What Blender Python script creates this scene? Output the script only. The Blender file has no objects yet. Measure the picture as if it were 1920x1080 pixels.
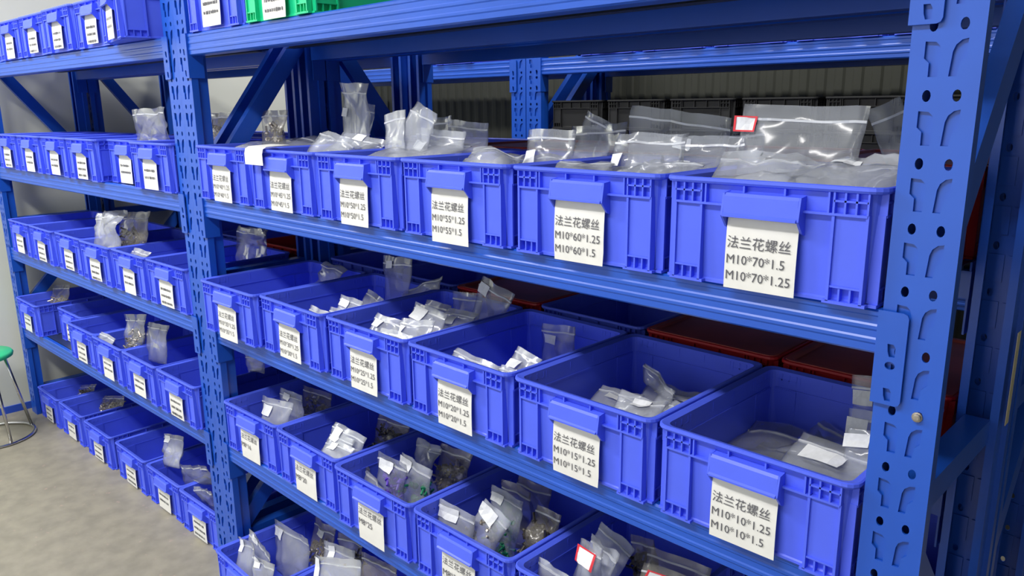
import bpy, bmesh, math, random
from mathutils import Vector, Matrix, noise

# ------------------------------------------------------------------ camera, world, light, exposure
sc = bpy.context.scene
col = sc.collection
FPX = 1450.66
CAM_R = Vector((0.71506, 0.69899, -0.0100)); CAM_D = Vector((-0.68107, 0.69550, -0.22915))
CAM_P = Vector((2.2381, -0.9606, 1.4561))
def solve_axes():
    ya, pi, ro = -0.7748, 0.2312, -0.0100
    d = Vector((math.sin(ya)*math.cos(pi), math.cos(ya)*math.cos(pi), -math.sin(pi)))
    rt = d.cross(Vector((0, 0, 1))).normalized(); up = rt.cross(d)
    return (math.cos(ro)*rt + math.sin(ro)*up), (-math.sin(ro)*rt + math.cos(ro)*up), d
CAM_R, CAM_U, CAM_D = solve_axes()
cd = bpy.data.cameras.new('camera'); cam = bpy.data.objects.new('camera', cd); col.objects.link(cam)
cd.sensor_width = 36.0; cd.lens = FPX*36/1920; cd.clip_start = 0.02; cd.clip_end = 60
M = Matrix((CAM_R, CAM_U, -CAM_D)).transposed().to_4x4(); M.translation = CAM_P
cam.matrix_world = M
sc.camera = cam
sc.view_settings.view_transform = 'Standard'; sc.view_settings.look = 'None'
sc.view_settings.gamma = 1.0; sc.view_settings.exposure = 0.73; sc.view_settings.use_curve_mapping = False
sc.cycles.transparent_max_bounces = 32

w = bpy.data.worlds.new('world'); sc.world = w; w.use_nodes = True
bg = w.node_tree.nodes['Background']; bg.inputs[0].default_value = (0.92, 0.96, 1.0, 1); bg.inputs[1].default_value = 0.95

def lamp(name, loc, size, energy, color=(1, .98, .95), rot=(0, 0, 0)):
    ld = bpy.data.lights.new(name, 'AREA'); ld.shape = 'RECTANGLE'; ld.size, ld.size_y = size
    ld.energy = energy; ld.color = color
    o = bpy.data.objects.new(name, ld); col.objects.link(o); o.location = loc; o.rotation_euler = rot
    return o
lamp('ceiling_tube_light', (1.2, -1.7, 2.98), (1.6, .25), 44)
lamp('ceiling_tube_light', (-1.2, -1.4, 2.98), (1.6, .25), 56)
lamp('rear_aisle_tube_light', (0.9, 1.36, 2.85), (1.4, .16), 15)
lamp('rear_aisle_tube_light', (-1.1, 1.36, 2.85), (1.4, .16), 15)

# ------------------------------------------------------------------ helpers
R = math.radians
def lin(r, g, b):
    f = lambda c: (c/255)/12.92 if c/255 <= .04045 else ((c/255+.055)/1.055)**2.4
    return (f(r), f(g), f(b), 1)
def at(px, py, Y):                       # the point where the sight line through a pixel meets the plane y = Y
    v = CAM_D + CAM_R*((px-960)/FPX) - CAM_U*((py-540)/FPX)
    return CAM_P + v*((Y-CAM_P.y)/v.y)

def mat(name, base, rough=.5, metal=0, spec=.5, noise_amt=0, noise_scale=30, bump=0, bump_scale=60, coat=0):
    m = bpy.data.materials.new(name); m.use_nodes = True; nt = m.node_tree; b = nt.nodes['Principled BSDF']
    b.inputs['Base Color'].default_value = base; b.inputs['Roughness'].default_value = rough
    b.inputs['Metallic'].default_value = metal; b.inputs['Specular IOR Level'].default_value = spec
    b.inputs['Coat Weight'].default_value = coat
    tc = nt.nodes.new('ShaderNodeTexCoord')
    if noise_amt:
        n = nt.nodes.new('ShaderNodeTexNoise'); n.inputs['Scale'].default_value = noise_scale; n.inputs['Detail'].default_value = 4
        nt.links.new(tc.outputs['Object'], n.inputs['Vector'])
        r = nt.nodes.new('ShaderNodeValToRGB')
        r.color_ramp.elements[0].position = .3; r.color_ramp.elements[1].position = .7
        r.color_ramp.elements[0].color = tuple(c*(1-noise_amt) for c in base[:3])+(1,)
        r.color_ramp.elements[1].color = tuple(min(1, c*(1+noise_amt)) for c in base[:3])+(1,)
        nt.links.new(n.outputs['Fac'], r.inputs['Fac']); nt.links.new(r.outputs['Color'], b.inputs['Base Color'])
    if bump:
        n = nt.nodes.new('ShaderNodeTexNoise'); n.inputs['Scale'].default_value = bump_scale
        nt.links.new(tc.outputs['Object'], n.inputs['Vector'])
        bp = nt.nodes.new('ShaderNodeBump'); bp.inputs['Strength'].default_value = bump; bp.inputs['Distance'].default_value = .004
        nt.links.new(n.outputs['Fac'], bp.inputs['Height']); nt.links.new(bp.outputs['Normal'], b.inputs['Normal'])
    return m

RACK = mat('rack_blue_paint', lin(24, 82, 190), .33, spec=.6, noise_amt=.06, noise_scale=8, bump=.05, bump_scale=25)
CRATE = mat('crate_blue_plastic', lin(80, 102, 238), .42, spec=.4, noise_amt=.04, noise_scale=14)
DECKDARK = mat('dark_deck', lin(38, 48, 72), .4)  # decks set to a darker grey-blue than uprights and beams
RED = mat('crate_red_plastic', lin(176, 26, 36), .4)
GREEN = mat('crate_green_plastic', lin(20, 200, 140), .4)
CARD = mat('white_card', lin(226, 225, 222), .7, noise_amt=.03, noise_scale=40)
INK = mat('printed_ink', lin(88, 88, 96), .8)
TAG = mat('paper_tag', lin(222, 224, 228), .6, noise_amt=.05, noise_scale=160)
TAGRED = mat('red_tag_border', lin(215, 40, 55), .6)
STEEL = mat('zinc_screws', lin(168, 160, 150), .26, metal=.6, noise_amt=.5, noise_scale=90)
DARKSTEEL = mat('dark_screws', lin(96, 92, 88), .26, metal=.6, noise_amt=.5, noise_scale=90)
PURPLE = mat('purple_caps', lin(92, 60, 190), .4); GREENC = mat('green_caps', lin(30, 130, 90), .4)
WALLM = mat('white_wall_paint', lin(214, 216, 204), .55, noise_amt=.03, noise_scale=3)
SKIRT = mat('blue_skirting', lin(40, 80, 190), .5)
CHROME = mat('chrome', lin(190, 190, 190), .2, metal=1)
MINT = mat('mint_seat', lin(60, 205, 135), .4)
SHEET = mat('corrugated_sheet', lin(72, 74, 66), .6, noise_amt=.12, noise_scale=2)
GREYW = mat('grey_blocker', lin(120, 124, 120), .6)
CARTON = mat('dark_carton', lin(60, 56, 52), .8, noise_amt=.2)
LABELSTRIP = mat('yellowed_label', lin(190, 180, 150), .7, noise_amt=.1, noise_scale=60)

# concrete floor: grey-beige with pinkish flecks and pale scuffs
FLOOR = bpy.data.materials.new('painted_concrete'); FLOOR.use_nodes = True
nt = FLOOR.node_tree; b = nt.nodes['Principled BSDF']; b.inputs['Roughness'].default_value = .45
tc = nt.nodes.new('ShaderNodeTexCoord')
n1 = nt.nodes.new('ShaderNodeTexNoise'); n1.inputs['Scale'].default_value = 16; n1.inputs['Detail'].default_value = 6
n2 = nt.nodes.new('ShaderNodeTexNoise'); n2.inputs['Scale'].default_value = 38; n2.inputs['Detail'].default_value = 3
r1 = nt.nodes.new('ShaderNodeValToRGB'); r1.color_ramp.elements[0].color = lin(136, 131, 116); r1.color_ramp.elements[1].color = lin(152, 146, 129)
r1.color_ramp.elements[0].position = .35; r1.color_ramp.elements[1].position = .65
r2 = nt.nodes.new('ShaderNodeValToRGB'); r2.color_ramp.elements[0].position = .66; r2.color_ramp.elements[1].position = .74
r2.color_ramp.elements[0].color = (0, 0, 0, 1); r2.color_ramp.elements[1].color = (.35, .35, .35, 1)
mx = nt.nodes.new('ShaderNodeMixRGB'); mx.inputs['Color2'].default_value = lin(196, 160, 146)
nt.links.new(tc.outputs['Object'], n1.inputs['Vector']); nt.links.new(tc.outputs['Object'], n2.inputs['Vector'])
nt.links.new(n1.outputs['Fac'], r1.inputs['Fac']); nt.links.new(n2.outputs['Fac'], r2.inputs['Fac'])
nt.links.new(r1.outputs['Color'], mx.inputs['Color1']); nt.links.new(r2.outputs['Color'], mx.inputs['Fac'])
nt.links.new(mx.outputs['Color'], b.inputs['Base Color'])

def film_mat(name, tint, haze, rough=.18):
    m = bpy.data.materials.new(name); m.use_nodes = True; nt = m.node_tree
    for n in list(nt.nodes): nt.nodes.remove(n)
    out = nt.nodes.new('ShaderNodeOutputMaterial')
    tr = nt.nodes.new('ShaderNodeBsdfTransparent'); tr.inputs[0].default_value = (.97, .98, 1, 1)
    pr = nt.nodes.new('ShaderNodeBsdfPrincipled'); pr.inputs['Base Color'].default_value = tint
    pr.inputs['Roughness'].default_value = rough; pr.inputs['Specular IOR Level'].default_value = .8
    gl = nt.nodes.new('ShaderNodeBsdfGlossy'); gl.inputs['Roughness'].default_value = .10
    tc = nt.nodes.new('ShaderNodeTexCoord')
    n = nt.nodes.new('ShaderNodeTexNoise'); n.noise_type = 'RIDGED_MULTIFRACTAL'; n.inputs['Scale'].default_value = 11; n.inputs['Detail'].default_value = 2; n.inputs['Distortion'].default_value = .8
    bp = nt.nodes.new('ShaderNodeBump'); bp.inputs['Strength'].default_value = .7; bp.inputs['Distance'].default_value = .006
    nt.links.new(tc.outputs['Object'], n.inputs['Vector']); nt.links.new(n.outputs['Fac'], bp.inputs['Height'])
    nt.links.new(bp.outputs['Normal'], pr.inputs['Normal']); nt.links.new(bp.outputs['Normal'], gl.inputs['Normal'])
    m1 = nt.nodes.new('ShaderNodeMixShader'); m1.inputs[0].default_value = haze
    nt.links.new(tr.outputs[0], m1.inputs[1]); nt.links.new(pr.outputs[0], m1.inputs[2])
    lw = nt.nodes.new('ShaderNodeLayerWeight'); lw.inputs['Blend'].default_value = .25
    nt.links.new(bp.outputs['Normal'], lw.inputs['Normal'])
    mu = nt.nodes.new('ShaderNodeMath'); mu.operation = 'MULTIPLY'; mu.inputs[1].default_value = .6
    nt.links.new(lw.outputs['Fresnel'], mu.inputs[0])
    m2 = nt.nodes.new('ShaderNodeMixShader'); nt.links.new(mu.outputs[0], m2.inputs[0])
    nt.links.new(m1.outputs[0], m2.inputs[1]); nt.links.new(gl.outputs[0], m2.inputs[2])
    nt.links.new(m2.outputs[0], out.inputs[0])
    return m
FILM = film_mat('clear_bag_film', lin(214, 218, 226), .17)
FILM_MILKY = film_mat('milky_bag_film', lin(220, 224, 232), .32)
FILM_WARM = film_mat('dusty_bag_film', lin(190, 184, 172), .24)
ZIP = film_mat('zip_seal', lin(235, 238, 245), .6)

class MB:
    def __init__(s): s.v = []; s.f = []
    def add(s, vs, fs):
        o = len(s.v); s.v += [tuple(v) for v in vs]; s.f += [tuple(i+o for i in f) for f in fs]
    def box(s, x0, x1, y0, y1, z0, z1, m=None):
        vs = [Vector(c) for c in ((x0,y0,z0),(x1,y0,z0),(x1,y1,z0),(x0,y1,z0),(x0,y0,z1),(x1,y0,z1),(x1,y1,z1),(x0,y1,z1))]
        if m is not None: vs = [m @ v for v in vs]
        s.add(vs, [(3,2,1,0),(4,5,6,7),(0,1,5,4),(1,2,6,5),(2,3,7,6),(3,0,4,7)])
    def prism(s, pts, axis, a0, a1):      # pts in the two other axes (cyclic order)
        n = len(pts)
        def mk(p, a):
            return {'x': (a, p[0], p[1]), 'y': (p[0], a, p[1]), 'z': (p[0], p[1], a)}[axis]
        s.add([mk(p, a0) for p in pts]+[mk(p, a1) for p in pts],
              [tuple(range(n))[::-1], tuple(range(n, 2*n))]+[(i, (i+1) % n, n+(i+1) % n, n+i) for i in range(n)])
    def bar(s, a, b, wx, wy, up=Vector((0, 0, 1))):
        a, b = Vector(a), Vector(b); d = (b-a).normalized(); x = d.cross(up)
        if x.length < 1e-4: x = d.cross(Vector((1, 0, 0)))
        x.normalize(); y = x.cross(d)
        q = [a-x*wx-y*wy, a+x*wx-y*wy, a+x*wx+y*wy, a-x*wx+y*wy]; q += [p+(b-a) for p in q]
        s.add(q, [(3,2,1,0),(4,5,6,7),(0,1,5,4),(1,2,6,5),(2,3,7,6),(3,0,4,7)])
    def tube(s, pts, r, n=8, closed=False):
        pts = [Vector(p) for p in pts]; m = len(pts); rings = []
        for i, p in enumerate(pts):
            t = (pts[(i+1) % m]-pts[i-1]) if closed else (pts[min(i+1, m-1)]-pts[max(i-1, 0)])
            t.normalize(); x = t.cross(Vector((0, 0, 1)))
            if x.length < 1e-3: x = t.cross(Vector((1, 0, 0)))
            x.normalize(); y = x.cross(t)
            rings.append([p+r*(math.cos(2*math.pi*k/n)*x+math.sin(2*math.pi*k/n)*y) for k in range(n)])
        vs = [v for g in rings for v in g]; fs = []
        for i in range(m if closed else m-1):
            for k in range(n):
                fs.append((i*n+k, i*n+(k+1) % n, ((i+1) % m)*n+(k+1) % n, ((i+1) % m)*n+k))
        if not closed: fs += [tuple(range(n))[::-1], tuple((m-1)*n+k for k in range(n))]
        s.add(vs, fs)
    def lathe(s, prof, n=32):
        m = len(prof); vs = [(r*math.cos(2*math.pi*k/n), r*math.sin(2*math.pi*k/n), z) for r, z in prof for k in range(n)]
        fs = [(i*n+k, i*n+(k+1) % n, (i+1)*n+(k+1) % n, (i+1)*n+k) for i in range(m-1) for k in range(n)]
        fs += [tuple(range(n))[::-1], tuple((m-1)*n+k for k in range(n))]
        s.add(vs, fs)
    def mesh(s, name, material, smooth=False, bevel=0):
        me = bpy.data.meshes.new(name); me.from_pydata(s.v, [], s.f); me.update()
        bm = bmesh.new(); bm.from_mesh(me); bmesh.ops.recalc_face_normals(bm, faces=bm.faces)
        if bevel:
            bmesh.ops.bevel(bm, geom=[e for e in bm.edges if len(e.link_faces) == 2 and e.calc_face_angle(0) > .6], offset=bevel, segments=2, affect='EDGES', profile=.5)
        bm.to_mesh(me); bm.free()
        me.materials.append(material)
        if smooth: me.polygons.foreach_set('use_smooth', [True]*len(me.polygons))
        return me
    def build(s, name, material, parent=None, **k):
        return link(name, s.mesh(name, material, **k), parent)
def link(name, me, parent=None):
    o = bpy.data.objects.new(name, me); col.objects.link(o)
    if parent is not None: o.parent = parent
    return o
def tag(o, label=None, cat=None, group=None, kind=None):
    for k, v in (('label', label), ('category', cat), ('group', group), ('kind', kind)):
        if v: o[k] = v
    return o
def empty(name, loc=(0, 0, 0), rz=0):
    o = bpy.data.objects.new(name, None); col.objects.link(o); o.location = loc; o.rotation_euler = (0, 0, rz); o.empty_display_size = .05
    return o
def children(o): return [c for c in bpy.data.objects if c.parent == o]
def copy_tree(o, parent=None):
    c = o.copy(); col.objects.link(c)
    if parent is not None: c.parent = parent
    for ch in children(o): copy_tree(ch, c)
    return c

# ------------------------------------------------------------------ measures (metres)
L = 2.0; PW = .074; PD = .05; DEP = .42
ZB = [.3993, .7775, 1.1541, 1.5977]; HB = .057           # beam undersides, beam height
ZT = [z+HB for z in ZB]                                   # shelf tops
TOP = 1.80
TH = .0265; DY = .0017                                    # the left rack stands turned a little
def LW(x, y, z):                                          # left rack local -> world
    return Vector((x*math.cos(TH)-y*math.sin(TH), DY+x*math.sin(TH)+y*math.cos(TH), z))

# ------------------------------------------------------------------ room
def struct(name, mb, m, **k):
    o = mb.build(name, m, **k); o['kind'] = 'structure'; return o
m_ = MB(); m_.box(-3.4, 3.3, -5, 2.7, -.06, 0); struct('floor', m_, FLOOR)
m_ = MB(); m_.box(-2.16, -2.06, -5, 1.72, 0, 3.1); m_.box(-3.4, -2.16, 1.62, 1.72, 0, 3.1); struct('wall_left', m_, WALLM)
m_ = MB(); m_.box(-2.06, -2.052, -5, .0, 0, .035); struct('baseboard_left', m_, SKIRT)
m_ = MB()                                                 # corrugated sheet wall behind the far aisle
pts = []
x = -3.4
while x < 3.2:
    pts += [(x, 2.56), (x+.03, 2.56), (x+.04, 2.553), (x+.07, 2.553)]; x += .08
n = len(pts); vs = [(a, c, 0) for a, c in pts]+[(a, c, 3.1) for a, c in pts]
m_.add(vs, [(i, i+1, n+i+1, n+i) for i in range(n-1)])
struct('wall_back', m_, SHEET)
m_ = MB(); m_.box(3.2, 3.3, -5, 2.6, 0, 3.1); struct('blocker_wall_right', m_, GREYW)  # unseen wall, added to block world light from the right
m_ = MB(); m_.box(-3.4, 3.3, -5, 2.7, 3.1, 3.16); struct('ceiling', m_, WALLM)  # unseen ceiling, added to shut out world light from above

# ------------------------------------------------------------------ rack uprights, beams, decks
def face_with_holes(mb, outline, holes, y0, y1):
    """flat plate in the xz plane, from y0 (front) to y1, with openings cut right through"""
    cu = bpy.data.curves.new('tmp', 'CURVE'); cu.dimensions = '2D'; cu.fill_mode = 'BOTH'; cu.extrude = abs(y1-y0)/2
    for poly in [outline]+holes:
        sp = cu.splines.new('POLY'); sp.points.add(len(poly)-1); sp.use_cyclic_u = True
        for p, (a, c) in zip(sp.points, poly): p.co = (a, c, 0, 1)
    o = bpy.data.objects.new('tmp', cu); me = o.to_mesh()
    ym = (y0+y1)/2
    mb.add([(v.co.x, ym-v.co.z, v.co.y) for v in me.vertices], [tuple(p.vertices) for p in me.polygons])
    o.to_mesh_clear(); bpy.data.objects.remove(o); bpy.data.curves.remove(cu)

PERIOD = .075; HOLE0 = 1.4623
def oval(cx, cz, rx, rz, n=12):
    return [(cx+rx*math.cos(2*math.pi*k/n), cz+rz*math.sin(2*math.pi*k/n)) for k in range(n)]
def slot(cz, side):
    # keyhole: broad shoulder above, narrow throat below; mirrored left and right of the centre line
    t = cz-.0165; p = [(.0155, t), (.0265, t-.001), (.0305, t-.005), (.0318, t-.012), (.0308, t-.038), (.0212, t-.038), (.0210, t-.023), (.0155, t-.018)]
    q = [(.0365+.022, t+.0015), (.0365+.0155, t), (.0365+.010, t-.005), (.0365+.0075, t-.012), (.0365+.0055, t-.038), (.0365+.0135, t-.038), (.0365+.0155, t-.024), (.0365+.021, t-.018)]
    return p if side == 0 else q
def upright_mesh():
    mb = MB(); sl = MB()
    z = HOLE0-19*PERIOD+.0  # lowest cell
    holes = []
    z0 = 0.0
    k = 0
    cells = []
    zc = HOLE0
    while zc-PERIOD > .06: zc -= PERIOD
    zs = []
    while zc < TOP-.03: zs.append(zc); zc += PERIOD
    lo = zs[0]-.0585
    mb.box(0, PW, 0, .003, 0, max(.001, lo))
    for zc in zs:
        top = zc+PERIOD-.0585 if zc != zs[-1] else TOP
        outline = [(0, zc-.0585), (PW, zc-.0585), (PW, top), (0, top)]
        hs = [oval(.0222, zc, .0045, .0066), oval(.0530, zc, .0045, .0066), slot(zc, 0), slot(zc, 1)]
        face_with_holes(mb, outline, hs, 0, .003)
        mb.box(.013, .034, .0045, .0055, zc-.057, zc-.0145); mb.box(.039, .062, .0045, .0055, zc-.057, zc-.0135)   # pressed pocket behind each keyhole
    for a, b_ in ((0, .003), (PW-.003, PW)): mb.box(a, b_, .003, .019, 0, TOP)          # side flanges, stepping in behind the face
    for a, b_, c_, e_ in ((.003, .011, .008, .011), (PW-.011, PW-.003, PW-.011, PW-.008)): mb.box(a, b_, .016, .019, 0, TOP); mb.box(c_, e_, .019, PD, 0, TOP)
    mb.box(.011, .020, PD-.003, PD, 0, TOP); mb.box(PW-.020, PW-.011, PD-.003, PD, 0, TOP)  # return lips
    return mb.mesh('upright', RACK)
def foot_mesh():
    mb = MB(); mb.box(.001, PW-.001, .001, PD+.03, 0, .005); return mb.mesh('foot_plate', RACK)
UPM = upright_mesh(); FTM = foot_mesh()

def beam_mesh():
    # open box section with three long beads on the face and a step for the deck; local z 0..HB, y 0 = face
    pts = [(.004, 0), (0, .003), (0, .012), (-.0014, .0145), (-.0014, .0185), (0, .021), (0, .029), (-.0014, .0315), (-.0014, .0355), (0, .038), (0, .047),
           (-.0012, .049), (-.0012, .054), (.002, HB), (.014, HB), (.016, .044), (.040, .044), (.040, 0)]
    mb = MB(); mb.prism(pts, 'x', PW-.001, L-PW+.001); return mb.mesh('beam', RACK, bevel=0)
def plate_mesh(right):
    # end plate hooked on the upright's face
    x0, x1 = (L-PW-.003, L-PW+.032) if right else (PW-.032, PW+.003)
    mb = MB(); z1 = HB+.001; z0 = z1-.117; r = .006
    if right: out = [(x0, z0), (x1-r, z0), (x1-.0018, z0+.0018), (x1, z0+r), (x1, z1-r), (x1-.0018, z1-.0018), (x1-r, z1), (x0, z1)]
    else: out = [(x0+r, z0), (x1, z0), (x1, z1), (x0+r, z1), (x0+.0018, z1-.0018), (x0, z1-r), (x0, z0+r), (x0+.0018, z0+.0018)]
    cx = x0+.019 if right else x1-.019
    hs = [oval(cx, z1-.067, .006, .005)]
    for zz in (z1-.040, z1-.096):
        hs.append([(cx-.005, zz), (cx+.002, zz), (cx+.0045, zz-.004), (cx+.0045, zz-.016), (cx-.002, zz-.016), (cx-.004, zz-.010)])
    face_with_holes(mb, out, hs, -.006, -.0032)
    a, b_ = (x0, x0+.003) if right else (x1-.003, x1)
    mb.box(a, b_, -.0032, .038, z0, z1)
    return mb.mesh('end_plate', RACK)
BEAMM = beam_mesh(); PLM = [plate_mesh(False), plate_mesh(True)]
def deck_mesh():
    mb = MB(); x0, x1 = PW+.006, L-PW-.006; y0, y1 = .017, DEP-.017; t = HB
    npan = 4; wd = (y1-y0)/npan
    for i in range(npan):
        a = y0+i*wd; c = a+wd-.002
        mb.box(x0, x1, a, c, t-.0012, t)
        mb.box(x0, x1, a, a+.0015, t-.026, t); mb.box(x0, x1, c-.0015, c, t-.026, t)         # turned down edges
        mb.box(x0, x1, a+.0015, a+.014, t-.026, t-.0245); mb.box(x0, x1, c-.014, c-.0015, t-.026, t-.0245)
        mb.box(x0, x1, (a+c)/2-.004, (a+c)/2+.004, t-.008, t)                                 # stiffening bead
    return mb.mesh('deck', DECKDARK)
DECKM = deck_mesh()

def make_rack(label, flip=False):
    root = empty('storage_rack'); tag(root, label, 'rack', 'blue steel storage racks')
    for x in (0, L-PW):
        for back in (0, 1):
            u = link('upright', UPM, root); f = link('foot_plate', FTM, u)
            if back:
                u.location = (x+PW, DEP, 0); u.rotation_euler = (0, 0, math.pi)
            else: u.location = (x, 0, 0)
        # side bracing between front and back upright
        xc = x+PW/2
        for z in (.12, .95, 1.74):
            mb = MB(); mb.bar((xc, PD, z), (xc, DEP-PD, z), .018, .020); mb.build('brace', RACK, root)
        for a, c in ((.16, .52), (.90, .54), (1.235, 1.68)):
            ya, yb = (DEP-PD+.01, PD-.01) if flip and x == 0 else (PD-.01, DEP-PD+.01)
            mb = MB(); mb.bar((xc, ya, a), (xc, yb, c), .012, .024); mb.build('brace', RACK, root)
    for z in ZB:
        for back in (0, 1):
            bo = link('beam', BEAMM, root)
            bo.location = (0, 0, z) if not back else (L, DEP, z)
            if back: bo.rotation_euler = (0, 0, math.pi)
            for q in PLM: link('end_plate', q, bo)
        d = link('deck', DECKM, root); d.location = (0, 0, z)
    return root
rack = make_rack('nearer blue steel rack of the front run, holding the crates with readable cards')
def rack_copy(loc, rz, label):
    c = copy_tree(rack); c.location = loc; c.rotation_euler = (0, 0, rz); c['label'] = label; return c
lr = make_rack('blue steel rack at the left end of the front run, against the white wall', flip=True); lr.location = LW(-L-.004, 0, 0); lr.rotation_euler = (0, 0, TH)
rack_copy((L, .436+DEP, 0), math.pi, 'blue steel rack standing back to back behind the nearer front rack, with red crates')
rack_copy(LW(-.004, .436+DEP, 0), math.pi+TH, 'blue steel rack standing back to back behind the left front rack')
FS, FY, FX = 1.3, 1.86, -.413                            # the racks across the rear aisle are a heavier size
for i, lab in ((0, 'blue steel rack across the rear aisle, right one of two'), (-1, 'blue steel rack across the rear aisle, left one of two')):
    c = rack_copy((FX+i*L*FS, FY, 0), 0, lab); c.scale = (FS*.998, FS, 1)
    for ch in children(c):
        if ch.name.startswith('beam'): ch.scale = (1, 1, FS)

# ------------------------------------------------------------------ crates
CW, CD_, CH = .304, .375, .147
def rr(wd, dp, r, z, n=4):
    out = []
    for cx, cy, a0 in ((wd/2-r, dp/2-r, 0), (-wd/2+r, dp/2-r, 90), (-wd/2+r, -dp/2+r, 180), (wd/2-r, -dp/2+r, 270)):
        for k in range(n+1):
            a = R(a0+90*k/n); out.append((cx+r*math.cos(a), cy+r*math.sin(a), z))
    return out
def crate_body_mesh(material, wd=CW, dp=CD_, h=CH):
    mb = MB()
    rings = [rr(wd-.036, dp-.036, .012, 0), rr(wd-.026, dp-.026, .016, 0), rr(wd-.026, dp-.026, .016, .004), rr(wd-.030, dp-.030, .014, .006), rr(wd-.020, dp-.020, .014, h-.010), rr(wd-.004, dp-.004, .018, h-.008),
             rr(wd, dp, .020, h-.005), rr(wd-.001, dp-.001, .020, h-.001), rr(wd-.006, dp-.006, .018, h), rr(wd-.026, dp-.026, .014, h-.003), rr(wd-.038, dp-.038, .012, .006)]
    m = len(rings[0]); vs = [v for g in rings for v in g]; fs = []
    for i in range(len(rings)-1):
        for k in range(m): fs.append((i*m+k, i*m+(k+1) % m, (i+1)*m+(k+1) % m, (i+1)*m+k))
    fs.append(tuple(range(m))[::-1]); fs.append(tuple((len(rings)-1)*m+k for k in range(m)))
    mb.add(vs, fs)
    zr, zm = h-.034, h-.019
    def panel(width, half, yaw):
        mt = Matrix.Rotation(yaw, 4, 'Z'); f = -half
        def bx(x0, x1, y0, y1, z0, z1): mb.box(x0, x1, y0, y1, z0, z1, mt)
        e = width/2-.020; s = width*.30
        bx(-e, e, f+.003, f+.016, zr-.003, zr)                                  # lower edge of the rim band
        for sg in (-1, 1):
            xa, xb = sorted((sg*s, sg*e))
            bx(xa, xb, f+.003, f+.014, zm-.0012, zm+.0012)
            for k in range(4):
                xx = xa+(xb-xa)*k/3; bx(xx-.0012, xx+.0012, f+.003, f+.014, zr, h-.008)
            for xx in (sg*s, sg*e): bx(xx-.0018, xx+.0018, f+.004, f+.017, .003, zr)
            bx(xa+.001, xb-.001, f+.0075, f+.017, .020, zr-.002)                # raised side panel
            bx(xa, xb, f+.005, f+.018, .0205, .023); bx(xa-.006, xb+.006, f+.004, f+.020, 0, .004)
            for k in range(1, 3):
                xx = xa+(xb-xa)*k/3; bx(xx-.0012, xx+.0012, f+.006, f+.018, .004, .0205)
        for k in range(-1, 3):
            xx = (k-.5)*s*.62; bx(xx-.0012, xx+.0012, f+.003, f+.014, zr, h-.008)
    panel(wd, dp/2, 0); panel(wd, dp/2, math.pi); panel(dp, wd/2, math.pi/2); panel(dp, wd/2, -math.pi/2)
    return mb.mesh('body', material)
BODYM = crate_body_mesh(CRATE); BODYR = crate_body_mesh(RED); BODYG = crate_body_mesh(GREEN)
def holder_mesh(material):
    mb = MB(); f = -CD_/2; h = CH; a = .051
    mb.prism([(f+.012, h-.017), (f-.003, h-.018), (f-.006, h-.022), (f-.0085, h-.044), (f-.0115, h-.0465), (f-.0115, h-.049), (f-.0065, h-.050), (f-.0045, h-.046), (f-.002, h-.028), (f+.012, h-.026)], 'x', -a, a)
    for sg in (-1, 1):
        x0, x1 = sorted((sg*a, sg*(a+.003)))
        mb.prism([(f+.012, h-.016), (f-.005, h-.018), (f-.0095, h-.048), (f+.004, h-.064), (f+.014, h-.068)], 'x', x0, x1)
    return mb.mesh('label_holder', material)
HOLD = holder_mesh(CRATE)
def card_mesh(seed, low=-.008):
    rnd = random.Random(seed); f = -CD_/2; h = CH
    x0, x1 = -.051+rnd.uniform(-.002, .002), .050; zb = rnd.uniform(low, low+.009); zt = h-.040
    n = 5; mb = MB(); vs = []; bow = rnd.uniform(.001, .004); tw = 0
    for j in range(n+1):
        t = j/n; z = zt+(zb-zt)*t; yy = f+.0050-.003*t-bow*.6*math.sin(math.pi*t)
        c = .006 if j == 0 else (.002 if j == n and seed % 2 else 0)
        vs += [(x0+c*.3, yy, z), (x1-c, yy+tw*t, z), (x1-c, yy+tw*t+.0008, z), (x0+c*.3, yy+.0008, z)]
    fs = [(0, 1, 2, 3), tuple(4*n+k for k in (3, 2, 1, 0))]
    for j in range(n):
        for k in range(4): fs.append((4*j+k, 4*j+(k+1) % 4, 4*j+4+(k+1) % 4, 4*j+4+k))
    mb.add(vs, fs)
    me = mb.mesh('label_card', CARD); surf = lambda z: f+.0050-.003*((z-zt)/(zb-zt))-bow*.6*math.sin(math.pi*max(0, min(1, (z-zt)/(zb-zt))))
    return me, surf, x0, zb, zt
def text_mesh(lines, surf, x0):
    """lines: (string, size, z of the baseline)"""
    mb = MB()
    for s, size, z, xs in lines:
        cu = bpy.data.curves.new('tmp', 'FONT'); cu.body = s; cu.size = size; cu.resolution_u = 2; cu.fill_mode = 'FRONT'
        o = bpy.data.objects.new('tmp', cu); col.objects.link(o); dg = bpy.context.evaluated_depsgraph_get(); ev = o.evaluated_get(dg); me = ev.to_mesh()
        mb.add([(x0+.002+v.co.x*xs, surf(z+v.co.y)-.0013, z+v.co.y) for v in me.vertices], [tuple(p.vertices) for p in me.polygons])
        ev.to_mesh_clear(); bpy.data.objects.remove(o); bpy.data.curves.remove(cu)
    me = bpy.data.meshes.new('lettering'); me.from_pydata(mb.v, [], mb.f); me.update(); me.materials.append(INK)
    return me
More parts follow.
